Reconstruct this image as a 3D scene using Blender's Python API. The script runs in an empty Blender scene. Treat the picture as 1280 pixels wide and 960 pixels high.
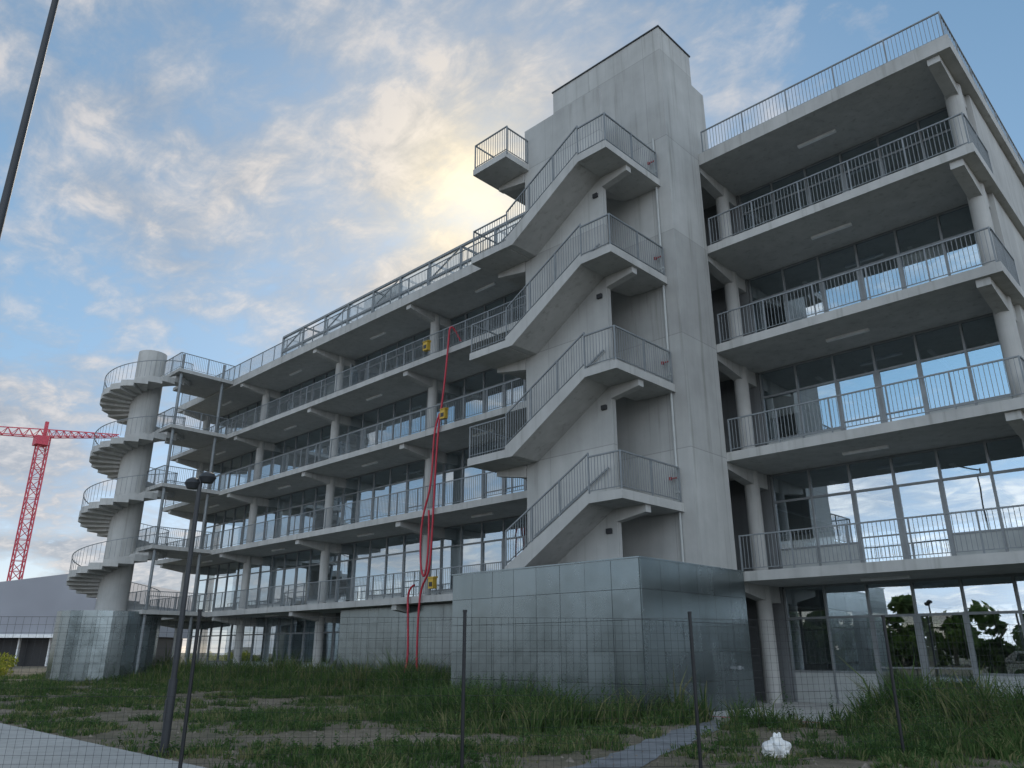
import bpy, math, random, bmesh
import numpy as np
from mathutils import Vector
from mathutils import noise as mn
random.seed(3); np.random.seed(3)
R=math.radians
scene=bpy.context.scene
FW=(-.696,.718); RT=(.718,.696)
def fl(f,l): return (f*FW[0]+l*RT[0], f*FW[1]+l*RT[1])

# ------------------------------------------------------------ materials
def newmat(name):
    m=bpy.data.materials.new(name); m.use_nodes=True
    nt=m.node_tree; nt.nodes.clear()
    out=nt.nodes.new('ShaderNodeOutputMaterial')
    return m,nt,out
def N(nt,t,**kw):
    n=nt.nodes.new(t)
    for k,v in kw.items(): setattr(n,k,v)
    return n
def math_(nt,op,a,b=None,clamp=False):
    n=nt.nodes.new('ShaderNodeMath'); n.operation=op; n.use_clamp=clamp
    for i,v in enumerate((a,b)):
        if v is None: continue
        if isinstance(v,(int,float)): n.inputs[i].default_value=v
        else: nt.links.new(v,n.inputs[i])
    return n.outputs[0]
def noise(nt,vec,scale,detail=4,rough=.55,dist=0):
    n=nt.nodes.new('ShaderNodeTexNoise'); n.inputs['Scale'].default_value=scale
    n.inputs['Detail'].default_value=detail; n.inputs['Roughness'].default_value=rough
    n.inputs['Distortion'].default_value=dist
    nt.links.new(vec,n.inputs['Vector']); return n.outputs['Fac']
def mapping(nt,vec,scale,loc=(0,0,0)):
    n=nt.nodes.new('ShaderNodeMapping'); n.inputs['Scale'].default_value=scale; n.inputs['Location'].default_value=loc
    nt.links.new(vec,n.inputs['Vector']); return n.outputs[0]
def ramp(nt,fac,stops):
    n=nt.nodes.new('ShaderNodeValToRGB'); el=n.color_ramp.elements
    while len(el)<len(stops): el.new(.5)
    for e,(p,c) in zip(el,stops):
        e.position=p; e.color=(*c,1) if len(c)==3 else c
    nt.links.new(fac,n.inputs[0]); return n.outputs[0]
def mixc(nt,fac,a,b,mode='MIX'):
    n=nt.nodes.new('ShaderNodeMix'); n.data_type='RGBA'; n.blend_type=mode
    for s,v in ((0,fac),(6,a),(7,b)):
        if isinstance(v,(int,float)): n.inputs[s].default_value=v
        elif isinstance(v,tuple): n.inputs[s].default_value=(*v,1)
        else: nt.links.new(v,n.inputs[s])
    return n.outputs[2]
def bump(nt,h,strength=.3,dist=.02):
    n=nt.nodes.new('ShaderNodeBump'); n.inputs['Strength'].default_value=strength
    n.inputs['Distance'].default_value=dist; nt.links.new(h,n.inputs['Height']); return n.outputs[0]
def princ(nt,out,col,rough=.7,metal=0,normal=None,spec=None):
    p=nt.nodes.new('ShaderNodeBsdfPrincipled')
    for k,v in (('Base Color',col),('Roughness',rough),('Metallic',metal)):
        if isinstance(v,tuple): p.inputs[k].default_value=(*v,1)
        elif isinstance(v,(int,float)): p.inputs[k].default_value=v
        else: nt.links.new(v,p.inputs[k])
    if normal: nt.links.new(normal,p.inputs['Normal'])
    if spec is not None: p.inputs['Specular IOR Level'].default_value=spec
    nt.links.new(p.outputs[0],out.inputs[0]); return p
def pos(nt): return nt.nodes.new('ShaderNodeNewGeometry').outputs['Position']

def concrete(name,c,var=.22,joints=0):
    m,nt,out=newmat(name); P=pos(nt)
    big=noise(nt,P,.3,3,.6); med=noise(nt,P,1.8,4,.6)
    streak=noise(nt,mapping(nt,P,(2.2,2.2,.14)),1.2,3,.55)
    f=math_(nt,'ADD',math_(nt,'MULTIPLY',big,.45),math_(nt,'ADD',math_(nt,'MULTIPLY',med,.25),math_(nt,'MULTIPLY',streak,.30)))
    lo=tuple(x*(1-var) for x in c); hi=tuple(min(1,x*(1+var)) for x in c)
    col=ramp(nt,f,[(.36,lo),(.64,hi)])
    run=ramp(nt,noise(nt,mapping(nt,P,(5,5,.22)),1.0,3,.6),[(.56,(1,1,1)),(.72,(.70,.70,.67))])
    col=mixc(nt,.75,col,run,'MULTIPLY')
    if joints:
        s=nt.nodes.new('ShaderNodeSeparateXYZ'); nt.links.new(P,s.inputs[0])
        def line(v,per,off,w):
            fr=math_(nt,'FRACT',math_(nt,'DIVIDE',math_(nt,'ADD',v,off),per))
            return math_(nt,'LESS_THAN',fr,w/per)
        lz=line(s.outputs[2],3.65,-3.55+36.5,.03)
        lx=line(math_(nt,'ADD',s.outputs[0],s.outputs[1]),2.5,100.3,.02)
        l=math_(nt,'MAXIMUM',lz,lx)
        cell=math_(nt,'FLOOR',math_(nt,'DIVIDE',math_(nt,'ADD',s.outputs[2],-3.55+36.5),3.65))
        wn=nt.nodes.new('ShaderNodeTexWhiteNoise'); wn.noise_dimensions='1D'; nt.links.new(cell,wn.inputs['W'])
        col=mixc(nt,1.,col,ramp(nt,wn.outputs['Value'],[(0,(.86,.86,.86)),(1,(1.1,1.1,1.1))]),'MULTIPLY')
        col=mixc(nt,math_(nt,'MULTIPLY',l,.45),col,tuple(x*.45 for x in c))
    princ(nt,out,col,.82,0); return m
M={}
M['concrete']=concrete('concrete_cast',(.41,.412,.395),.17)
M['tower']=concrete('concrete_tower',(.39,.395,.38),.16,1)
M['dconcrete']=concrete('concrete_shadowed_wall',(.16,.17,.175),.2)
M['paving']=concrete('paving_concrete',(.40,.40,.38),.18)
M['wetpath']=concrete('path_concrete',(.20,.21,.22),.45)
def simple(name,c,rough=.5,metal=0,var=.12,sc=3):
    m,nt,out=newmat(name); P=pos(nt); f=noise(nt,P,sc,2,.6)
    col=ramp(nt,f,[(.3,tuple(x*(1-var) for x in c)),(.7,tuple(min(1,x*(1+var)) for x in c))])
    princ(nt,out,col,rough,metal); return m
M['rail']=simple('galvanised_rail',(.20,.22,.23),.5,.1)
M['frame']=simple('window_frame_grey',(.22,.235,.24),.45,.2)
M['spandrel']=simple('spandrel_panel',(.38,.40,.39),.6,0,.08)
M['white']=simple('interior_white',(.70,.70,.68),.8,0,.05)
M['dark']=simple('dark_steel',(.035,.038,.042),.5,.2)
M['black']=simple('black_steel',(.012,.013,.015),.5,.1)
M['red']=simple('red_hose',(.42,.02,.04),.45)
M['cred']=simple('crane_red',(.55,.06,.09),.5)
M['valve']=simple('valve_red',(.30,.03,.03),.5)
M['yellow']=simple('yellow_plastic',(.5,.33,.04),.5)
M['lampw']=simple('lamp_tube',(.75,.76,.76),.4)
M['bag']=simple('plastic_bag',(.75,.75,.73),.35)
M['greyclad']=simple('cladding_grey',(.27,.28,.31),.6,.1,.08,.2)
M['asphalt']=simple('asphalt',(.05,.05,.052),.9,0,.25,6)
M['stone']=simple('stone',(.22,.19,.155),.9,0,.35,9)
M['trunk']=simple('bark',(.09,.07,.05),.9,0,.3,5)
def zinc():
    m,nt,out=newmat('zinc_sheet'); P=pos(nt)
    big=noise(nt,P,.45,3,.55); st=noise(nt,mapping(nt,P,(2,2,.25)),1.0,3,.5); sp_=noise(nt,P,22,2,.6)
    f=math_(nt,'ADD',math_(nt,'MULTIPLY',big,.48),math_(nt,'ADD',math_(nt,'MULTIPLY',st,.40),math_(nt,'MULTIPLY',sp_,.12)))
    geo=nt.nodes.new('ShaderNodeNewGeometry')
    pr=math_(nt,'MULTIPLY',math_(nt,'SUBTRACT',geo.outputs['Random Per Island'],.5),.14)
    f=math_(nt,'ADD',f,pr)
    col=ramp(nt,f,[(.30,(.165,.20,.205)),(.70,(.285,.325,.33))])
    rg=ramp(nt,f,[(.3,(.20,)*3),(.7,(.32,)*3)])
    princ(nt,out,col,rg,.85,bump(nt,big,.4,.07)); return m
M['zinc']=zinc()
def glass(refl=.45):
    m,nt,out=newmat('window_glass'); P=pos(nt)
    n=bump(nt,noise(nt,P,.9,1,.4),.05,.05)
    g=N(nt,'ShaderNodeBsdfGlossy'); g.inputs['Roughness'].default_value=.01; g.inputs['Color'].default_value=(.80,.92,1,1)
    nt.links.new(n,g.inputs['Normal'])
    t=N(nt,'ShaderNodeBsdfTransparent'); t.inputs['Color'].default_value=(.88,.91,.91,1)
    fr=N(nt,'ShaderNodeFresnel'); fr.inputs['IOR'].default_value=1.55
    f=math_(nt,'ADD',math_(nt,'MULTIPLY',fr.outputs[0],1.4),refl,True)
    mx=N(nt,'ShaderNodeMixShader'); nt.links.new(f,mx.inputs[0]); nt.links.new(t.outputs[0],mx.inputs[1]); nt.links.new(g.outputs[0],mx.inputs[2])
    nt.links.new(mx.outputs[0],out.inputs[0]); return m
M['glass']=glass()
def leafmat(name,a,b,c,tr=.4):
    m,nt,out=newmat(name); P=pos(nt)
    geo=nt.nodes.new('ShaderNodeNewGeometry')
    f=math_(nt,'ADD',math_(nt,'MULTIPLY',noise(nt,P,.7,2),.65),math_(nt,'MULTIPLY',geo.outputs['Random Per Island'],.35))
    col=ramp(nt,f,[(.33,a),(.52,b),(.68,c)])
    d=N(nt,'ShaderNodeBsdfDiffuse'); nt.links.new(col,d.inputs[0])
    t=N(nt,'ShaderNodeBsdfTranslucent'); nt.links.new(col,t.inputs[0])
    mx=N(nt,'ShaderNodeMixShader'); mx.inputs[0].default_value=tr
    nt.links.new(d.outputs[0],mx.inputs[1]); nt.links.new(t.outputs[0],mx.inputs[2]); nt.links.new(mx.outputs[0],out.inputs[0]); return m
M['grass']=leafmat('grass_blades',(.055,.105,.035),(.10,.165,.055),(.25,.24,.12))
M['weed']=leafmat('weed_leaves',(.05,.10,.038),(.085,.155,.055),(.13,.19,.07))
M['leaf']=leafmat('tree_leaves',(.05,.085,.025),(.085,.14,.04),(.13,.18,.06),.5)
M['bush']=leafmat('yellow_shrub',(.18,.22,.035),(.30,.32,.06),(.42,.38,.08))
def groundmat():
    m,nt,out=newmat('ground_soil'); P=pos(nt)
    a=noise(nt,P,.35,5,.65); b=noise(nt,P,2.2,5,.7); c=noise(nt,P,25,3,.7)
    f=math_(nt,'ADD',math_(nt,'MULTIPLY',a,.5),math_(nt,'ADD',math_(nt,'MULTIPLY',b,.36),math_(nt,'MULTIPLY',c,.14)))
    col=ramp(nt,f,[(.36,(.08,.085,.045)),(.46,(.16,.14,.09)),(.56,(.24,.20,.145)),(.68,(.34,.285,.22))])
    col=mixc(nt,.5,col,ramp(nt,c,[(.3,(.5,.5,.5)),(.7,(1.3,1.3,1.3))]),'MULTIPLY')
    h=math_(nt,'ADD',b,math_(nt,'MULTIPLY',c,.5))
    princ(nt,out,col,.95,0,bump(nt,h,1.,.10)); return m
M['ground']=groundmat()

# ------------------------------------------------------------ mesh builder
class B:
    def __init__(s): s.v=[]; s.f=[]; s.posts=[]
    def add(s,vs,fs):
        o=len(s.v); s.v+=vs; s.f+=[tuple(i+o for i in f) for f in fs]
    def box(s,x0,x1,y0,y1,z0,z1):
        s.add([(x0,y0,z0),(x1,y0,z0),(x1,y1,z0),(x0,y1,z0),(x0,y0,z1),(x1,y0,z1),(x1,y1,z1),(x0,y1,z1)],
              [(3,2,1,0),(4,5,6,7),(0,1,5,4),(1,2,6,5),(2,3,7,6),(3,0,4,7)])
    def bar(s,p,q,w,h=None):
        p=Vector(p);q=Vector(q);d=(q-p).normalized()
        up=Vector((0,0,1)) if abs(d.z)<.95 else Vector((1,0,0))
        a=d.cross(up).normalized()*(w/2); b=a.cross(d).normalized()*((h or w)/2)
        vs=[tuple(e+i*a+j*b) for e in (p,q) for i,j in((-1,-1),(1,-1),(1,1),(-1,1))]
        s.add(vs,[(0,1,2,3),(7,6,5,4),(0,4,5,1),(1,5,6,2),(2,6,7,3),(3,7,4,0)])
    def cyl(s,x,y,z0,z1,r,n=24,r1=None):
        r1=r if r1 is None else r1
        vs=[(x+r*math.cos(t),y+r*math.sin(t),z0) for t in [2*math.pi*i/n for i in range(n)]]
        vs+=[(x+r1*math.cos(t),y+r1*math.sin(t),z1) for t in [2*math.pi*i/n for i in range(n)]]
        s.add(vs,[(i,(i+1)%n,n+(i+1)%n,n+i) for i in range(n)]+[tuple(range(n-1,-1,-1)),tuple(range(n,2*n))])
    def prism(s,poly,axis,a0,a1):
        n=len(poly)
        def pt(p,a): return (a,p[0],p[1]) if axis=='x' else ((p[0],a,p[1]) if axis=='y' else (p[0],p[1],a))
        s.add([pt(p,a0) for p in poly]+[pt(p,a1) for p in poly],
              [(i,(i+1)%n,n+(i+1)%n,n+i) for i in range(n)]+[tuple(range(n-1,-1,-1)),tuple(range(n,2*n))])
    def rail(s,p,q,h=1.05,step=.115,t=.014,posts=1.5,low=.09):
        p=Vector(p);q=Vector(q);L=(q-p).length; Z=Vector((0,0,1)); e=(q-p).normalized()*.024
        s.bar(p+e+Z*h,q-e+Z*h,.045,.04); s.bar(p+e+Z*low,q-e+Z*low,.03,.02)
        n=max(1,round(L/step))
        for i in range(1,n):
            a=p.lerp(q,i/n); s.bar(a+Z*low,a+Z*h,t)
        n=max(1,round(L/posts))
        for i in range(n+1):
            a=p.lerp(q,i/n)
            if any((a-o).length<.16 for o in s.posts[-90:]): continue
            s.posts.append(a)
            s.bar(a-Z*.12,a+Z*(h+.022),.04)
    def obj(s,name,mat,parent=None,recalc=True):
        me=bpy.data.meshes.new(name); me.from_pydata(s.v,[],s.f); me.update()
        if recalc:
            bm=bmesh.new(); bm.from_mesh(me); bmesh.ops.recalc_face_normals(bm,faces=bm.faces); bm.to_mesh(me); bm.free()
        o=bpy.data.objects.new(name,me); scene.collection.objects.link(o)
        me.materials.append(M[mat] if isinstance(mat,str) else mat)
        if parent: o.parent=parent
        return o
def empty(name):
    e=bpy.data.objects.new(name,None); scene.collection.objects.link(e); return e

# ------------------------------------------------------------ school building
BLD=empty('concrete_terraced_building')
LV=[3.75,7.4,11.05,14.7,18.35]; TH=.28
YF=21.5; YW=24.2; YB=38.0
XL=-54.9; XR=-3.25
COLX=[-54.0,-45.4,-36.8,-28.2,-19.9,-11.7,-3.75]
b=B()
for i,z in enumerate(LV):
    th=TH if i<4 else .36
    b.box(XL,XR,YF,YB+2.2,z-th,z)
    if i==4: b.box(XL,XR,YF,YF+.25,z+.002,z+.10); b.box(XR-.25,XR,YF+.26,YB+2.2,z+.002,z+.10)
b.box(XL,XR,YF+1.2,YB+1,-.1,.06)
b.obj('floor_slabs','concrete',BLD)
b=B()
for x in COLX:
    for i,z in enumerate(LV):
        zb=z-(TH if i<4 else .36)-.003
        b.prism([(YF+.12,zb),(YF+.12,zb-.22),(YW-.7,zb-.5),(YB+1,zb-.5),(YB+1,zb)],'x',x-.17,x+.17)
b.obj('beams','concrete',BLD)
b=B()
for x in COLX:
    for y in (YW-.8,31,YB+.7):
        b.cyl(x,y,.06,LV[4]-.4,.24,28)
b.obj('columns','concrete',BLD)
b=B(); b.box(XR-.45,XR-.2,YW-.1,YB+.5,.06,LV[4]-.37)
b.box(XL+.2,XL+.45,YW+3,YB,.06,LV[4]-.37)
b.obj('end_walls','concrete',BLD)
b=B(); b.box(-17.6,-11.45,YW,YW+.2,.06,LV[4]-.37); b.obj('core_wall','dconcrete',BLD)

gl=B(); fr=B(); sp=B(); wh=B(); inn=B(); shade=B()
def pane(x0,x1,z0,z1,y):
    t=random.uniform(-.006,.006); u=random.uniform(-.006,.006)
    gl.add([(x0,y-t-u,z0),(x1,y+t-u,z0),(x1,y+t+u,z1),(x0,y-t+u,z1)],[(0,1,2,3)])
def bay(x0,x1,z0,z1,y,n,door=(),spand=.85,tr=2.4):
    w=(x1-x0)/n
    fr.box(x0,x1,y-.05,y+.05,z1-.07,z1-.004)
    for k in range(n+1):
        xx=x0+k*w; fr.box(xx-.032,xx+.032,y-.06,y+.06,z0+.004,z1-.072)
    for k in range(n):
        a=x0+k*w+.034; c=x0+(k+1)*w-.034
        fr.box(a,c,y-.045,y+.045,z0+tr,z0+tr+.07)
        pane(a,c,z0+tr+.07,z1-.07,y)
        if k in door:
            fr.box(a,c,y-.045,y+.045,z0+.004,z0+.12); fr.box(a,c,y-.035,y+.035,z0+1.0,z0+1.04)
            fr.box(a,a+.06,y-.055,y+.03,z0+.12,z0+tr); fr.box(c-.06,c,y-.055,y+.03,z0+.12,z0+tr)
            pane(a+.06,c-.06,z0+.12,z0+tr,y)
        else:
            if spand>0: sp.box(a,c,y-.03,y+.06,z0+.004,z0+spand)
            fr.box(a,c,y-.05,y+.05,z0+max(spand,.004),z0+max(spand,.004)+.06)
            pane(a,c,z0+max(spand,.004)+.06,z0+tr,y)
            if y<30 and random.random()<.14:
                shade.box(a+.03,c-.03,y+.12,y+.13,z0+tr-random.uniform(.4,1.4),z0+tr)
floors=[(.06,LV[0]-TH)]+[(LV[i],LV[i+1]-(TH if i<3 else .36)) for i in range(4)]
for fi,(z0,z1) in enumerate(floors):
    for ci in range(len(COLX)-1):
        for side,y in ((0,YW+.1),(1,YB)):
            x0=COLX[ci]+.02; x1=COLX[ci+1]-.02
            if ci==len(COLX)-2: x0=-11.4; x1=XR-.5
            if side==0:
                if ci==4: x1=-17.65
                if fi==0 and ci in(3,4): continue
            n=max(2,round((x1-x0)/1.36))
            d=(2,3) if ci in(5,1,3) else (0,1,4)
            if fi==0 and side==0 and ci==5: d=(2,3)
            bay(x0,x1,z0,z1,y,n,d,.85 if (ci==5 or fi==0) else .45)
    for x in (-45.4,-28.2,-19.9):
        if random.random()<.75: wh.box(x-.06,x+.06,YW+.4,30.2,z0+.003,z1-.51)
    for x0,x1 in ((-54,-46),(-36,-29),(-27.9,-20.4),(-11,-7)):
        if fi>0 and random.random()<.6: wh.box(x0,x1,30.3,30.42,z0+.003,z1-.51)
    for k in range(14):
        x=-53+k*3.6
        inn.box(x-.06,x+.06,YW+1,YB-1,z1-.36,z1-.30)
        inn.box(x+1.5,x+1.56,YW+1.2,YW+2.6,z1-.46,z1-.42)
gl.obj('window_glass','glass',BLD,False); fr.obj('window_frames','frame',BLD); sp.obj('spandrels','spandrel',BLD)
wh.obj('partitions','white',BLD); inn.obj('ceiling_services','lampw',BLD); shade.obj('blinds','white',BLD)
b=B();g=B()
for x,z in ((-36.0,LV[3]),(-21.0,LV[3]),(-21.2,LV[2])):
    p=Vector((x,YW,z)); q=Vector((x+.75,YW-1.05,z))
    for h in (.15,2.35): b.bar(p+Vector((0,0,h)),q+Vector((0,0,h)),.06)
    for e in (p,q): b.bar(e+Vector((0,0,.15)),e+Vector((0,0,2.35)),.06)
    g.add([tuple(p+Vector((0,0,.15))),tuple(q+Vector((0,0,.15))),tuple(q+Vector((0,0,2.35))),tuple(p+Vector((0,0,2.35)))],[(0,1,2,3)])
b.obj('open_sash_frames','frame',BLD); g.obj('open_sash_glass','glass',BLD,False)
b=B()
for i,z in enumerate(LV):
    zb=z-(TH if i<4 else .36)-.002
    for x in [-50,-41,-32.5,-24,-7.8]:
        b.box(x-.65,x+.65,YF+1.35,YF+1.47,zb-.08,zb)
b.obj('soffit_lamps','lampw',BLD)
def panelled(b,x0,x1,z0,z1,y,nx,nz,g=.011,t=.03):
    for i in range(nx):
        for j in range(nz):
            w=(x1-x0)/nx;h=(z1-z0)/nz; e=random.uniform(-.003,.003)
            b.box(x0+i*w+g/2,x0+(i+1)*w-g/2,y-t+e,y,z0+j*h+g/2,z0+(j+1)*h-g/2)
def panelledx(b,y0,y1,z0,z1,x,ny,nz,g=.011,t=.03):
    for i in range(ny):
        for j in range(nz):
            w=(y1-y0)/ny;h=(z1-z0)/nz; e=random.uniform(-.003,.003)
            b.box(x,x+t+e,y0+i*w+g/2,y0+(i+1)*w-g/2,z0+j*h+g/2,z0+(j+1)*h-g/2)
panelled(b:=B(),-33.4,-24.2,.06,3.45,22.4,12,5); b.obj('ground_cladding','zinc',BLD)
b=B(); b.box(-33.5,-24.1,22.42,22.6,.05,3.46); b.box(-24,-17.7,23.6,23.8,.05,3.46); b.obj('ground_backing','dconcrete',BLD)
b=B()
for z in LV[:4]:
    b.rail((XL+.1,YF+.06,z),(-17.95,YF+.06,z)); b.rail((-11.35,YF+.06,z),(XR-.1,YF+.06,z)); b.rail((XR-.08,YF+.1,z),(XR-.08,YW-.15,z))
z=LV[4]+.10
b.rail((XL+.1,YF+.12,z),(-17.95,YF+.12,z)); b.rail((-11.35,YF+.12,z),(XR-.1,YF+.12,z),h=.95); b.rail((XR-.1,YF+.2,z),(XR-.1,YB+2,z),step=.2,h=.95)
b.obj('terrace_railings','rail',BLD)
b=B(); g=B(); z=LV[4]
xs_=list(np.arange(-42,-17.9,2.4))
for x in xs_:
    for y in (22.4,25.2): b.bar((x,y,z),(x,y,z+2.1),.11)
    b.bar((x,22.4,z+2.1),(x,25.2,z+2.1),.09); b.bar((x,22.4,z+1.1),(x,25.2,z+1.1),.06)
for y in (22.4,25.2):
    for h in (1.1,2.1): b.bar((-42,y,z+h),(-18,y,z+h),.12)
for x in np.arange(-42,-19,4.8): b.bar((x,22.4,z+1.1),(x+2.4,22.4,z+2.1),.05)
for i,x in enumerate(xs_[:-1]):
    g.add([(x+.05,22.42,z+.1),(x+2.35,22.42,z+.1),(x+2.35,22.42,z+1.05),(x+.05,22.42,z+1.05)],[(0,1,2,3)])
    if i%3!=1: g.add([(x+.05,22.42,z+1.15),(x+2.35,22.42,z+1.15),(x+2.35,22.42,z+2.05),(x+.05,22.42,z+2.05)],[(0,1,2,3)])
b.obj('roof_frame','frame',BLD); g.obj('roof_panes','glass',BLD,False)
b=B(); b.box(-34.5,-31.5,23.2,25,z,z+2.6); b.box(-27,-25.6,23,25,z,z+1.3); b.box(-53,-50,27,31,z,z+1.4); b.obj('roof_units','spandrel',BLD)

# ---- stair tower
b=B()
b.box(-16.5,-11.48,19.4,YF-.02,0,22.8)
b.box(-15.6,-11.54,YF-.018,22.4,LV[4]+.15,21.6)
b.box(-16.4,-12.95,17.6,17.8,3.6,19.9)
b.obj('stair_tower','tower',BLD)
b=B(); b.box(-16.54,-11.44,19.36,YF+.02,22.8,22.85); b.obj('tower_coping','dark',BLD)
fb=B(); rb=B(); Y0=16.4; YS=17.6; YI=17.82; YE=19.36
rise=1.825; nR=10; go=3.2/nR
def flight(x0,z0,dirn,ya,yb):
    top=[]
    for k in range(nR):
        top+= [(x0+dirn*k*go,z0+k*rise/nR),(x0+dirn*k*go,z0+(k+1)*rise/nR)]
    top+=[(x0+dirn*nR*go,z0+rise)]
    poly=top+[(x0+dirn*nR*go,z0+rise-.22),(x0+dirn*.3,z0-.22),(x0,z0-.22)]
    fb.prism(poly,'y',ya+.1,yb)
    fb.prism([(x0,z0-.26),(x0,z0+.10),(x0+dirn*.25,z0+.24),(x0+dirn*nR*go,z0+rise+.1),(x0+dirn*nR*go,z0+rise-.26),(x0+dirn*.3,z0-.26)],'y',ya,ya+.1)
for n in range(4):
    z=LV[n]
    flight(-16.2,z,1,Y0,YS-.003)
    zm=z+rise
    flight(-13.0,zm,-1,YI,YE)
    fb.box(-13.0+.002,-11.85,Y0,YE+.03,zm-.25,zm)
    fb.prism([(-12.94,zm-.252),(-12.94,zm-.62),(-11.95,zm-.45),(-11.95,zm-.252)],'y',17.58,17.83)
    rb.rail((-16.2,Y0+.05,z+.1),(-13.0,Y0+.05,zm+.1),posts=1.1); rb.rail((-13.0,Y0+.05,zm),(-11.9,Y0+.05,zm)); rb.rail((-11.9,Y0+.05,zm),(-11.9,YE-.05,zm))
    rb.bar((-16.0,YS-.08,z+1.1),(-13.1,YS-.08,zm+.95),.045)
for n in range(1,5):
    z=LV[n]
    fb.box(-17.9,-16.2-.002,Y0,YF-.004,z-.25,z-.001)
    fb.prism([(-16.42,z-.252),(-16.42,z-.65),(-17.75,z-.42),(-17.75,z-.252)],'y',17.58,17.83)
    rb.rail((-17.85,Y0+.05,z),(-16.2,Y0+.05,z)); rb.rail((-17.85,Y0+.05,z),(-17.85,YF,z))
    if n==4: rb.rail((-16.25,Y0+.05,z),(-16.25,YS,z))
fb.obj('stair_flights','concrete',BLD); rb.obj('stair_railings','rail',BLD)
b=B(); b.cyl(-11.98,19.33,3.6,18.2,.04,12)
for n in range(4):
    z=LV[n]+rise; b.box(-12.06,-11.9,19.28,19.38,z+.3,z+.36)
b.obj('riser_pipe','spandrel',BLD)
b=B()
for n in range(4):
    z=LV[n]+rise; b.bar((-12.14,19.28,z+.75),(-11.95,19.28,z+.75),.04); b.box(-12.2,-12.14,19.24,19.31,z+.7,z+.8)
b.obj('riser_valves','valve',BLD)
b=B()
for n in range(4):
    z=LV[n]+.9; b.box(-13.3,-13.12,17.52,17.6,z,z+.14)
b.obj('wall_lamps','dark',BLD)
XB=-11.3
b=B()
panelled(b,-18.2,XB,.03,3.72,16.2,8,5); panelledx(b,16.2,YF-.06,.03,3.72,XB,6,5)
b.obj('stair_box_cladding','zinc',BLD)
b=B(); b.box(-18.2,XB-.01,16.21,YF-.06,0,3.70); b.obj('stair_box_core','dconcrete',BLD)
b=B(); b.box(-18.24,XB+.05,16.14,16.2,3.722,3.76); b.box(XB-.01,XB+.05,16.2,YF-.06,3.722,3.76); b.obj('stair_box_flashing','zinc',BLD)
b=B(); b.cyl(XB+.3,20.2,1.05,1.15,.05,12); b.bar((XB+.03,20.2,1.1),(XB+.4,20.2,1.1),.06); b.obj('water_tap','rail',BLD)

# ------------------------------------------------------------ spiral staircase
SP=empty('spiral_staircase')
cx,cy=-49.5,17.3; rc=.85; Ro=2.55
b=B(); b.cyl(cx,cy,0,19.9,rc,40); b.obj('core','concrete',SP)
b=B(); rr=B(); nst=20; base=R(70)
hh=3.66
for k in range(4*nst):
    z=3.72+(k+1)*hh/nst; a0=base+k*2*math.pi/nst; a1=a0+2*math.pi/nst
    poly=[(cx+(rc-.05)*math.cos(a0),cy+(rc-.05)*math.sin(a0)),(cx+Ro*math.cos(a0),cy+Ro*math.sin(a0)),
          (cx+Ro*math.cos((a0+a1)/2),cy+Ro*math.sin((a0+a1)/2)),
          (cx+Ro*math.cos(a1),cy+Ro*math.sin(a1)),(cx+(rc-.05)*math.cos(a1),cy+(rc-.05)*math.sin(a1))]
    b.prism(poly,'z',z-.38,z)
    for s in range(3):
        t=a0+(a1-a0)*s/3; t2=a0+(a1-a0)*(s+1)/3
        p=Vector((cx+(Ro-.05)*math.cos(t),cy+(Ro-.05)*math.sin(t),z+(s/3)*hh/nst)); q=Vector((cx+(Ro-.05)*math.cos(t2),cy+(Ro-.05)*math.sin(t2),z+((s+1)/3)*hh/nst))
        rr.bar(p,p+Vector((0,0,1.0)),.016); rr.bar(p+Vector((0,0,1.0)),q+Vector((0,0,1.0)),.04)
for z in LV:
    b.box(-50.6,-46.4,cy+2.0,YF-.004,z-.22,z+.004)
    b.box(-49.2,-46.4,cy+.6,cy+1.995,z-.22,z+.004)
    rr.rail((-46.45,cy+.65,z),(-46.45,YF,z)); rr.rail((-49,cy+.62,z),(-46.45,cy+.62,z)); rr.rail((-50.55,cy+2.4,z),(-50.55,YF,z))
b.obj('steps_and_landings','concrete',SP); rr.obj('railing','rail',SP)
b=B(); b.cyl(-46.7,18.2,0,19.4,.09,12); b.cyl(-46.7,20.9,0,19.4,.09,12); b.obj('posts','rail',SP)
b=B(); n=22
for i in range(n):
    a0=2*math.pi*i/n+.002; a1=2*math.pi*(i+1)/n-.002
    for j in range(4):
        q=lambda r,a:(cx+r*math.cos(a),cy+r*math.sin(a))
        b.prism([q(2.72,a0),q(2.75,a0),q(2.75,a1),q(2.72,a1)],'z',.03+j*.915,.03+j*.915+.905)
b.obj('base_cladding','zinc',SP); b=B(); b.cyl(cx,cy,0,3.68,2.70,44); b.obj('base_drum','dconcrete',SP)

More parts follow.
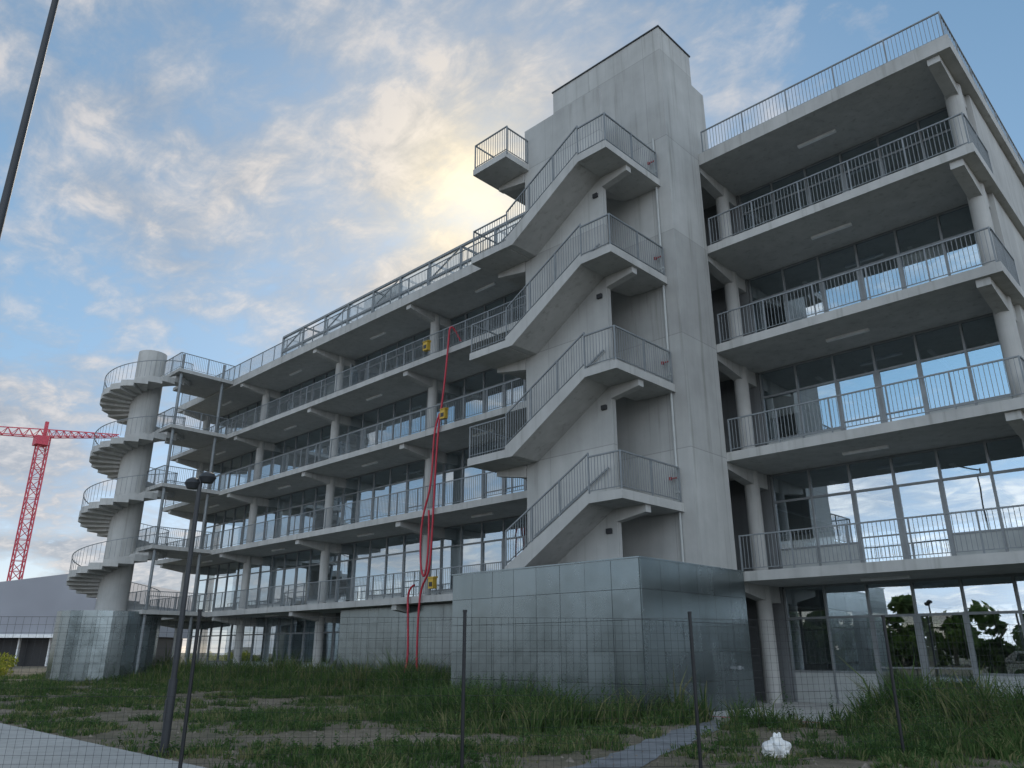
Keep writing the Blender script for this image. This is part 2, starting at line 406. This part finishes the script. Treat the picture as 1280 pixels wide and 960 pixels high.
# ------------------------------------------------------------ hoses, boxes
cu=bpy.data.curves.new('red_hose','CURVE'); cu.dimensions='3D'; cu.bevel_depth=.045; cu.bevel_resolution=3
def spline(pts):
    s=cu.splines.new('NURBS'); s.points.add(len(pts)-1)
    for p,c in zip(s.points,pts): p.co=(*c,1)
    s.use_endpoint_u=True; s.order_u=4
yh=21.38
spline([(-24.5,21.9,15.0),(-24.6,yh-.1,16.0),(-24.75,yh,15.2),(-24.9,yh,13.5),(-25.1,yh,12.0),(-25.3,yh,11.0),(-25.4,yh,9),(-25.45,yh,7.2),(-25.5,yh,5.6),(-25.6,yh,4.5),(-26.1,yh,4.2),(-26.2,yh,3),(-26.2,yh,1.5),(-26.15,yh,.4),(-25.9,yh,.05)])
spline([(-25.2,yh,11.6),(-25.45,yh-.05,11.2),(-25.55,yh-.05,10.2),(-25.55,yh-.05,9),(-25.7,yh-.05,8),(-26.0,yh-.05,7.4),(-26.2,yh-.05,6.5),(-26.15,yh-.05,5),(-25.85,yh-.05,4.3),(-25.65,yh-.05,5),(-25.62,yh-.05,6.5),(-25.7,yh-.05,7.3)])
spline([(-26.5,yh-.03,4.2),(-27.0,yh,4.1),(-26.9,yh,3.2),(-26.8,yh,2.0),(-26.75,yh,.8),(-26.9,yh-.3,.05)])
ho=bpy.data.objects.new('red_hose',cu); scene.collection.objects.link(ho); cu.materials.append(M['red'])
def ebox(x,z):
    e=empty('electrical_box')
    q=B(); q.box(x-.16,x+.16,YF-.18,YF+.02,z,z+.42); q.prism([(YF-.21,z+.42),(YF+.04,z+.42),(YF+.04,z+.5),(YF-.16,z+.48)],'x',x-.19,x+.19); q.obj('case','yellow',e)
    q=B(); q.box(x-.1,x+.1,YF-.195,YF-.18,z+.08,z+.26); q.obj('door','dark',e)
ebox(-26.4,14.95); ebox(-25.0,11.3); ebox(-25.4,4.0)

# ------------------------------------------------------------ ground etc.
def sheet(name,poly,z,mat):
    me=bpy.data.meshes.new(name); me.from_pydata([(x,y,z) for x,y in poly],[],[tuple(range(len(poly)))]); me.update()
    o=bpy.data.objects.new(name,me); scene.collection.objects.link(o); me.materials.append(M[mat]); return o
sheet('ground',[(-1500,-1500),(1500,-1500),(1500,1500),(-1500,1500)],0,'ground')
b=B()
for i in range(52):
    for j in range(3):
        b.box(-90+i*2.5+.006,-90+(i+1)*2.5-.006,-1.49+j*2.263+.006,-1.49+(j+1)*2.263-.006,-.1,.05)
b.obj('pavement','paving')
b=B(); b.box(-90,40,-1.65,-1.5,-.1,.055); b.obj('kerb','concrete')
sheet('road',[(-200,-9),(200,-9),(200,-1.65),(-200,-1.65)],.004,'asphalt')
b=B(); b.box(-11.2,-7.6,17.3,YF+1.1,-.05,.05); b.obj('entrance_apron','paving')
pe=[]; pw=[]
for i in range(40):
    t=i/39; Y=17.25-t*11.9
    xc_=np.interp(Y,[5.3,9.3,14.6,17.3],[-6.8,-7.2,-9.1,-9.8]); wd=.42+.12*mn.noise(Vector((Y*1.7,0,0)))
    pe.append((xc_+wd+.12*mn.noise(Vector((Y*2.3,5,0))),Y)); pw.append((xc_-wd+.12*mn.noise(Vector((Y*2.3,9,0))),Y))
sheet('path',pw+pe[::-1],.008,'wetpath')
b=B(); b.bar((-10.9,17.5,.06),(-7.7,17.6,.06),.05,.01); b.obj('barrier_tape','cred')

def grass():
    nT=30000; cnt=0
    xs=np.random.uniform(-58,8,nT*5); ys=np.random.uniform(5.4,23,nT*5)
    allv=[]; weeds=[]
    for X,Y in zip(xs,ys):
        if cnt>=nT: break
        cxp=np.interp(Y,[5.3,9.3,14.6,17.3],[-6.8,-7.2,-9.1,-9.8])
        if abs(X-cxp)<.36: continue
        if -18.3<X<XB+.1 and Y>16.1: continue
        if XB<X<-7.5 and Y>17.2: continue
        if Y>22.3: continue
        if math.hypot(X-cx,Y-cy)<2.8: continue
        n=mn.noise(Vector((X*.35,Y*.35,0)))*.7+mn.noise(Vector((X*1.3,Y*1.3,4)))*.55
        edge=16 if -18.5<X<-11 else (19.0 if X>-11 else 21)
        near=min(1,max(0,1-(edge-Y)/5.5))
        if n+near*.85-.06< random.uniform(-.14,.22): continue
        if random.random()<min(.45,max(0,(-X-25)/60)): continue
        cnt+=1
        hb=(.07+.38*near*random.uniform(.3,1.4)*max(.3,1+1.6*n)+.14*max(0,n))*random.uniform(.5,1.6)
        if X<-22: hb*=1.25
        allv.append((X,Y,hb,random.randint(7,14),.06+.14*random.random()))
        if random.random()<.14+.27*near: weeds.append((X,Y,hb*random.uniform(1.2,2.6)))
    T=[]
    for X,Y,hb,nb,rad in allv:
        a=np.random.uniform(0,2*math.pi,nb); r=np.random.uniform(0,rad,nb)
        bx=X+r*np.cos(a); by=Y+r*np.sin(a); h=hb*np.random.uniform(.5,1.25,nb)
        w=np.random.uniform(.004,.012,nb)*(1+hb); t=np.random.uniform(0,2*math.pi,nb)
        lean=np.random.uniform(.1,.9,nb)*h
        la=a+np.random.uniform(-.6,.6,nb)
        p0=np.stack([bx-w*np.cos(t),by-w*np.sin(t),np.zeros(nb)],1)
        p1=np.stack([bx+w*np.cos(t),by+w*np.sin(t),np.zeros(nb)],1)
        mx_=bx+.35*lean*np.cos(la); my=by+.35*lean*np.sin(la)
        p2=np.stack([mx_+w*.9*np.cos(t),my+w*.9*np.sin(t),h*.6],1); p3=np.stack([mx_-w*.9*np.cos(t),my-w*.9*np.sin(t),h*.6],1)
        p4=np.stack([bx+lean*np.cos(la),by+lean*np.sin(la),h],1)
        T.append(np.stack([p0,p1,p2,p3,p4],1))
    A=np.concatenate(T); n=len(A); fs=[]
    for i in range(n):
        o=i*5; fs.append((o,o+1,o+2,o+3)); fs.append((o+3,o+2,o+4))
    me=bpy.data.meshes.new('grass'); me.from_pydata(A.reshape(-1,3).tolist(),[],fs); me.update(); me.materials.append(M['grass'])
    o=bpy.data.objects.new('grass',me); scene.collection.objects.link(o)
    V=[];F=[]
    for X,Y,h in weeds:
        h=min(h,1.0); k=int(6+h*26)
        for i in range(k):
            t=(i+.5)/k; a=random.uniform(0,6.28); L=(.035+.07*(1-t))*random.uniform(.7,1.4)
            sx=X+.1*h*t*math.sin(X*7); sy=Y+.1*h*t*math.cos(Y*9); z=h*t
            dx,dy=math.cos(a)*L,math.sin(a)*L; wx,wy=-dy*.3,dx*.3; o_=len(V)
            V+=[(sx,sy,z),(sx+dx*.5+wx,sy+dy*.5+wy,z+L*.35),(sx+dx,sy+dy,z+L*random.uniform(-.2,.5)),(sx+dx*.5-wx,sy+dy*.5-wy,z+L*.35)]
            F.append((o_,o_+1,o_+2,o_+3))
        o_=len(V); V+=[(X-.004,Y,0),(X+.004,Y,0),(X+.1*h*math.sin(X*7),Y+.1*h*math.cos(Y*9),h)]; F.append((o_,o_+1,o_+2))
    me=bpy.data.meshes.new('weeds'); me.from_pydata(V,[],F); me.update(); me.materials.append(M['weed'])
    o=bpy.data.objects.new('weeds',me); scene.collection.objects.link(o)
grass()
b=B()
for i in range(2600):
    X=random.uniform(-40,2);Y=random.uniform(5.4,16); s=random.uniform(.008,.04)*(2 if random.random()<.05 else 1)
    vs=[(X+random.uniform(.6,1.2)*s*math.cos(t),Y+random.uniform(.6,1.2)*s*math.sin(t),0) for t in (0,1.2,2.5,3.8,5)]
    b.add(vs+[(X+random.uniform(-.3,.3)*s,Y,s*.8)],[(0,1,5),(1,2,5),(2,3,5),(3,4,5),(4,0,5)])
b.obj('gravel','stone')

def leaves(name,clumps,size,per,mat,trunks=()):
    A=[]
    for (x,y,z,r) in clumps:
        n=per
        d=np.random.normal(size=(n,3)); d/=np.linalg.norm(d,axis=1)[:,None]
        rad=r*np.random.uniform(.2,1,n)**.5
        c=np.array([x,y,z])+d*rad[:,None]*np.array([1,1,.8])
        u=np.random.normal(size=(n,3)); u/=np.linalg.norm(u,axis=1)[:,None]
        v=np.cross(u,np.random.normal(size=(n,3))); v/=np.linalg.norm(v,axis=1)[:,None]
        s=size*np.random.uniform(.6,1.4,n)[:,None]
        A.append(np.stack([c-u*s,c-v*s*.5,c+u*s,c+v*s*.5],1))
    A=np.concatenate(A); A[...,2]=np.maximum(A[...,2],.01); n=len(A)
    e=empty(name)
    me=bpy.data.meshes.new('leaves'); me.from_pydata(A.reshape(-1,3).tolist(),[],[(4*i,4*i+1,4*i+2,4*i+3) for i in range(n)]); me.update(); me.materials.append(M[mat])
    o=bpy.data.objects.new('leaves',me); scene.collection.objects.link(o); o.parent=e
    if trunks:
        b=B()
        for (x,y,h,r) in trunks:
            b.cyl(x,y,0,h*.6,r,8,r*.5)
            for k in range(4):
                a=random.uniform(0,6.28); b.bar((x,y,h*.35),(x+h*.25*math.cos(a),y+h*.25*math.sin(a),h*.75),r*.6)
        b.obj('trunks','trunk',e)
def treerow(name,x0,x1,y,n,h,hedge=2.6):
    cl=[];tr=[]
    for i in range(n):
        x=x0+(x1-x0)*(i+random.uniform(-.3,.3))/n; yy=y+random.uniform(-4,4); hh_=h*random.uniform(.6,1.15)
        tr.append((x,yy,hh_,.22))
        for k in range(14):
            cl.append((x+random.gauss(0,hh_*.22),yy+random.gauss(0,hh_*.22),hh_*random.uniform(.22,.9),hh_*random.uniform(.13,.22)))
    x=x0
    while x<x1:
        for k in range(2): cl.append((x+random.uniform(-.7,.7),y-4+random.uniform(-1.5,1.5),random.uniform(.4,hedge),random.uniform(.9,1.5)))
        x+=1.1
    leaves(name,cl,.42,80,'leaf',tr)
treerow('tree_line',-110,70,76,46,6.5)
treerow('tree_line',-60,50,-38,30,6.5,2.2)
leaves('shrub',[(-58-random.uniform(0,16),14+random.uniform(-3,3),random.uniform(.3,1.0),random.uniform(.5,.9)) for _ in range(60)],.11,150,'bush')

# ------------------------------------------------------------ fence
FE=empty('wire_fence')
camf=[(10.7,-14.4),(10.75,-11),(10.8,-7.6),(10.9,-4.25),(11.05,-.65),(11.5,2.55),(12.75,5.9),(14.2,9.1),(15.6,12.3)]
pts=[fl(*p) for p in camf]
b=B()
for x,y in pts: b.cyl(x,y,0,2.02,.025,12); b.cyl(x,y,2.02,2.05,.031,12)
b.obj('posts','black',FE)
b=B()
for (x0,y0),(x1,y1) in zip(pts[:-1],pts[1:]):
    L=math.hypot(x1-x0,y1-y0); n=int(L/.1)
    for i in range(n):
        t=i/n; x=x0+(x1-x0)*t;y=y0+(y1-y0)*t
        b.bar((x,y,.05),(x,y,1.95),.0026)
    for k in range(20):
        z=.05+k*.1
        for i in range(12):
            s0,s1=i/12,(i+1)/12
            b.bar((x0+(x1-x0)*s0,y0+(y1-y0)*s0,z),(x0+(x1-x0)*s1,y0+(y1-y0)*s1,z),.0028 if k not in(0,9,19) else .005)
b.obj('wire_mesh','black',FE,False)

# ------------------------------------------------------------ lamps
L1=empty('street_lamp'); x,y=fl(12.95,-5.33)
b=B(); b.cyl(x,y,0,1.1,.065,20); b.cyl(x,y,1.1,4.35,.045,20,.035); b.cyl(x,y,.05,.08,.14,20); b.box(x-.03,x+.03,y-.075,y-.05,.5,.8); b.obj('pole','dark',L1)
b=B()
for s,zz in ((-1,4.22),(1,4.32)):
    hx=x+s*.12*RT[0]; hy=y+s*.12*RT[1]
    b.bar((x,y,zz-.05),(hx,hy,zz),.04); b.cyl(hx,hy,zz,zz+.06,.14,24,.11); b.cyl(hx,hy,zz+.06,zz+.10,.11,24,.04); b.cyl(hx,hy,zz-.09,zz,.09,24,.14)
b.obj('heads','dark',L1)
L2=empty('street_lamp.001'); x,y=fl(8,-6.1)
b=B(); b.cyl(x,y,0,1.5,.085,20); b.cyl(x,y,1.5,11.5,.055,20,.036); b.bar((x,y,11.4),(x-1,y+.3,11.7),.06); b.obj('pole','dark',L2)
b=B(); b.box(x-1.5,x-.9,y+.2,y+.45,11.65,11.75); b.obj('head','dark',L2)

# ------------------------------------------------------------ crane
CR=empty('tower_crane'); f0,l0=150,-94.5
X0,Y0c=fl(f0,l0); b=B(); w=.95; H=42.5
for i,(sx,sy) in enumerate(((-1,-1),(1,-1),(1,1),(-1,1))): b.bar((X0+sx*w,Y0c+sy*w,0),(X0+sx*w,Y0c+sy*w,H),.22)
cs=[(-1,-1),(1,-1),(1,1),(-1,1)]
z=0;k=0
while z<H-2:
    for i in range(4):
        a=cs[i];c=cs[(i+1)%4]
        if k%2: a,c=c,a
        b.bar((X0+a[0]*w,Y0c+a[1]*w,z),(X0+c[0]*w,Y0c+c[1]*w,z+2),.13); b.bar((X0+a[0]*w,Y0c+a[1]*w,z),(X0+c[0]*w,Y0c+c[1]*w,z),.1)
    z+=2;k+=1
def jib(l1,f1,H0,n,hh0,hh1):
    x1,y1=fl(f1,l1); p=Vector((X0,Y0c,H0)); q=Vector((x1,y1,H0)); d=(q-p).normalized(); s=Vector((-d.y,d.x,0))*.7
    for k in range(n):
        a=p.lerp(q,k/n); c=p.lerp(q,(k+1)/n); h=hh0+(hh1-hh0)*k/n; h2=hh0+(hh1-hh0)*(k+1)/n
        m=(a+c)/2+Vector((0,0,(h+h2)/2))
        b.bar(a+s,c+s,.18);b.bar(a-s,c-s,.18);b.bar(a+Vector((0,0,h)),c+Vector((0,0,h2)),.18)
        for t in (s,-s): b.bar(a+t,m,.11); b.bar(c+t,m,.11)
        b.bar(a+s,a-s,.1)
jib(-79.5,150,H,10,1.6,.5); jib(-135,138,H,22,1.6,1.2)
b.bar((X0,Y0c,H),(X0,Y0c,H+3.2),.6); b.obj('lattice','cred',CR)
b=B(); b.box(X0-1.1,X0+1.6,Y0c-1.6,Y0c+.6,H-1.9,H-.1); b.obj('cab','cred',CR)

# ------------------------------------------------------------ background hall
HB=empty('industrial_hall')
def fp(f,l,z): x,y=fl(f,l); return (x,y,z)
b=B(); prof=[(-95,0),(-47,0),(-47,7.2),(-49.5,10.1),(-62,8.6),(-62.1,9.4),(-74,8.0),(-95,8.0)]
def hall(prof,f0,f1,b):
    n=len(prof); b.add([fp(f0,l,z) for l,z in prof]+[fp(f1,l,z) for l,z in prof],[(i,(i+1)%n,n+(i+1)%n,n+i) for i in range(n)]+[tuple(range(n)),tuple(range(2*n-1,n-1,-1))])
hall([(l,z if z>0 else 3.4) for l,z in prof],90,120,b); b.obj('upper_cladding','greyclad',HB)
b=B(); hall([(-95,0),(-48,0),(-48,3.35),(-95,3.35)],92,118,b); b.obj('glazed_base','black',HB)
b=B(); hall([(-95,3.0),(-47.5,3.0),(-47.5,3.38),(-95,3.38)],89.5,91.5,b)
for k in range(14): hall([(-94+k*3.5,0),(-93.8+k*3.5,0),(-93.8+k*3.5,3.0),(-94+k*3.5,3.0)],91,91.3,b)
b.obj('white_frame','lampw',HB)

CAR=empty('parked_car'); ox,oy=-9.5,50
def carprof(pts,y0,y1,mat,nm):
    b=B(); b.prism(pts,'y',y0,y1); o=b.obj(nm,mat,CAR); md=o.modifiers.new('b','BEVEL'); md.width=.06; md.segments=3
carprof([(ox-2.2,.35),(ox+2.1,.35),(ox+2.15,.8),(ox+1.4,.98),(ox+.6,1.5),(ox-1.5,1.55),(ox-2.2,1.0)],oy,oy+1.75,'bag','body')
carprof([(ox-1.6,1.0),(ox+1.1,1.0),(ox+.55,1.42),(ox-1.4,1.45)],oy-.01,oy+1.76,'black','windows')
b=B()
for wx in (ox-1.4,ox+1.4):
    for wy in (oy-.02,oy+1.55):
        nn=20; b.prism([(wx+.32*math.cos(6.283*i/nn),.32+.32*math.sin(6.283*i/nn)) for i in range(nn)],'y',wy,wy+.22)
b.obj('wheels','black',CAR)

bm=bmesh.new(); bmesh.ops.create_icosphere(bm,subdivisions=4,radius=.2)
for v in bm.verts:
    n=mn.noise(v.co*9)*.35+mn.noise(v.co*22)*.18; v.co*=1+n; v.co.z=max(v.co.z*1.1,-.1)
    if v.co.z>.1: v.co.x*=.55; v.co.y*=.6
bx,by=fl(12.9,4.05)
me=bpy.data.meshes.new('plastic_bag'); bm.to_mesh(me); bm.free(); o=bpy.data.objects.new('plastic_bag',me); scene.collection.objects.link(o); o.location=(bx,by,.1); me.materials.append(M['bag'])

# ------------------------------------------------------------ world
SD=Vector((-.632,.592,.557)).normalized()
w=bpy.data.worlds.new('World'); scene.world=w; w.use_nodes=True; nt=w.node_tree; nt.nodes.clear()
out=N(nt,'ShaderNodeOutputWorld')
sky=N(nt,'ShaderNodeTexSky'); sky.sky_type='NISHITA'; sky.sun_disc=False; sky.sun_elevation=math.asin(SD.z); sky.sun_rotation=math.atan2(SD.x,SD.y)%(2*math.pi); sky.dust_density=.3; sky.air_density=1.0; sky.ozone_density=2
tc=N(nt,'ShaderNodeTexCoord'); D=tc.outputs['Generated']
s=N(nt,'ShaderNodeSeparateXYZ'); nt.links.new(D,s.inputs[0])
zz=math_(nt,'ADD',math_(nt,'MAXIMUM',s.outputs[2],0.),.16)
c=N(nt,'ShaderNodeCombineXYZ'); nt.links.new(math_(nt,'DIVIDE',s.outputs[0],zz),c.inputs[0]); nt.links.new(math_(nt,'DIVIDE',s.outputs[1],zz),c.inputs[1])
U=c.outputs[0]
big=noise(nt,mapping(nt,U,(1,1,1),(1.3,.4,0)),.9,3,.55,.3); sm=noise(nt,mapping(nt,U,(1.0,1.5,1)),9,5,.62,.4); md=noise(nt,U,2.8,7,.64,.35)
mask=math_(nt,'ADD',math_(nt,'MULTIPLY',big,.60),math_(nt,'ADD',math_(nt,'MULTIPLY',md,.34),math_(nt,'MULTIPLY',sm,.16)))
mk=ramp(nt,mask,[(.49,(0,0,0)),(.60,(1,1,1))])
dp=N(nt,'ShaderNodeVectorMath',operation='DOT_PRODUCT'); nt.links.new(D,dp.inputs[0]); dp.inputs[1].default_value=SD
dt=math_(nt,'MAXIMUM',dp.outputs['Value'],0.0)
g1=math_(nt,'POWER',dt,24.); g2=math_(nt,'POWER',dt,260.)
back=math_(nt,'MULTIPLY',math_(nt,'MAXIMUM',math_(nt,'ADD',math_(nt,'MULTIPLY',dp.outputs['Value'],-1),.25),0.),3.0)  # sky opposite the sun boosted, an added fill for the shaded facade
cc=ramp(nt,math_(nt,'ADD',math_(nt,'MULTIPLY',sm,.45),math_(nt,'MULTIPLY',md,.55)),[(.40,(.31,.35,.42)),(.50,(.48,.50,.54)),(.60,(.72,.69,.68))])
def comb(lst):
    g=N(nt,'ShaderNodeCombineXYZ')
    for i,v in enumerate(lst): nt.links.new(v,g.inputs[i])
    return g.outputs[0]
glow=comb([math_(nt,'ADD',math_(nt,'MULTIPLY',g1,a),math_(nt,'MULTIPLY',g2,bb)) for a,bb in ((.17,.60),(.115,.44),(.03,.14))])
cl=mixc(nt,1.,cc,glow,'ADD')
def scale(col,f):
    br=N(nt,'ShaderNodeVectorMath',operation='SCALE'); nt.links.new(col,br.inputs[0])
    if isinstance(f,(int,float)): br.inputs['Scale'].default_value=f
    else: nt.links.new(f,br.inputs['Scale'])
    return br.outputs[0]
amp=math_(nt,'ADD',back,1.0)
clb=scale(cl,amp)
haze=ramp(nt,s.outputs[2],[(0.,(.46,.46,.52)),(.12,(.34,.40,.49)),(.3,(.18,.31,.43)),(.8,(.08,.18,.29))])
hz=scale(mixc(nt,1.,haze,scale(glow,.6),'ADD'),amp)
b1=N(nt,'ShaderNodeBackground'); nt.links.new(sky.outputs[0],b1.inputs[0]); b1.inputs[1].default_value=.05
b3=N(nt,'ShaderNodeBackground'); nt.links.new(hz,b3.inputs[0])
ad=N(nt,'ShaderNodeAddShader'); nt.links.new(b1.outputs[0],ad.inputs[0]); nt.links.new(b3.outputs[0],ad.inputs[1])
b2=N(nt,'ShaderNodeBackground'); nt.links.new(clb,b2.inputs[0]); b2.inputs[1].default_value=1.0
mx=N(nt,'ShaderNodeMixShader')
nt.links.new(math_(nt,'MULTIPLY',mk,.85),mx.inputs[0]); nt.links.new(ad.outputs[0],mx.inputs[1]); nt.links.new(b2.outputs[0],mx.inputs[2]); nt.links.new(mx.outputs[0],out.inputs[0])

sl=bpy.data.lights.new('sun','SUN'); sl.energy=1.3; sl.angle=R(10); sl.color=(1,.88,.72)
so=bpy.data.objects.new('sun',sl); scene.collection.objects.link(so); so.rotation_euler=SD.to_track_quat('Z','Y').to_euler()

cam=bpy.data.cameras.new('camera'); co=bpy.data.objects.new('camera',cam); scene.collection.objects.link(co); scene.camera=co
co.location=(0,0,1.5); co.rotation_euler=(R(90+19.24),0,math.atan2(.696,.718)); cam.sensor_width=36; cam.lens=27.0; cam.clip_end=4000; cam.clip_start=.05
scene.view_settings.view_transform='Standard'; scene.view_settings.look='None'; scene.view_settings.exposure=0
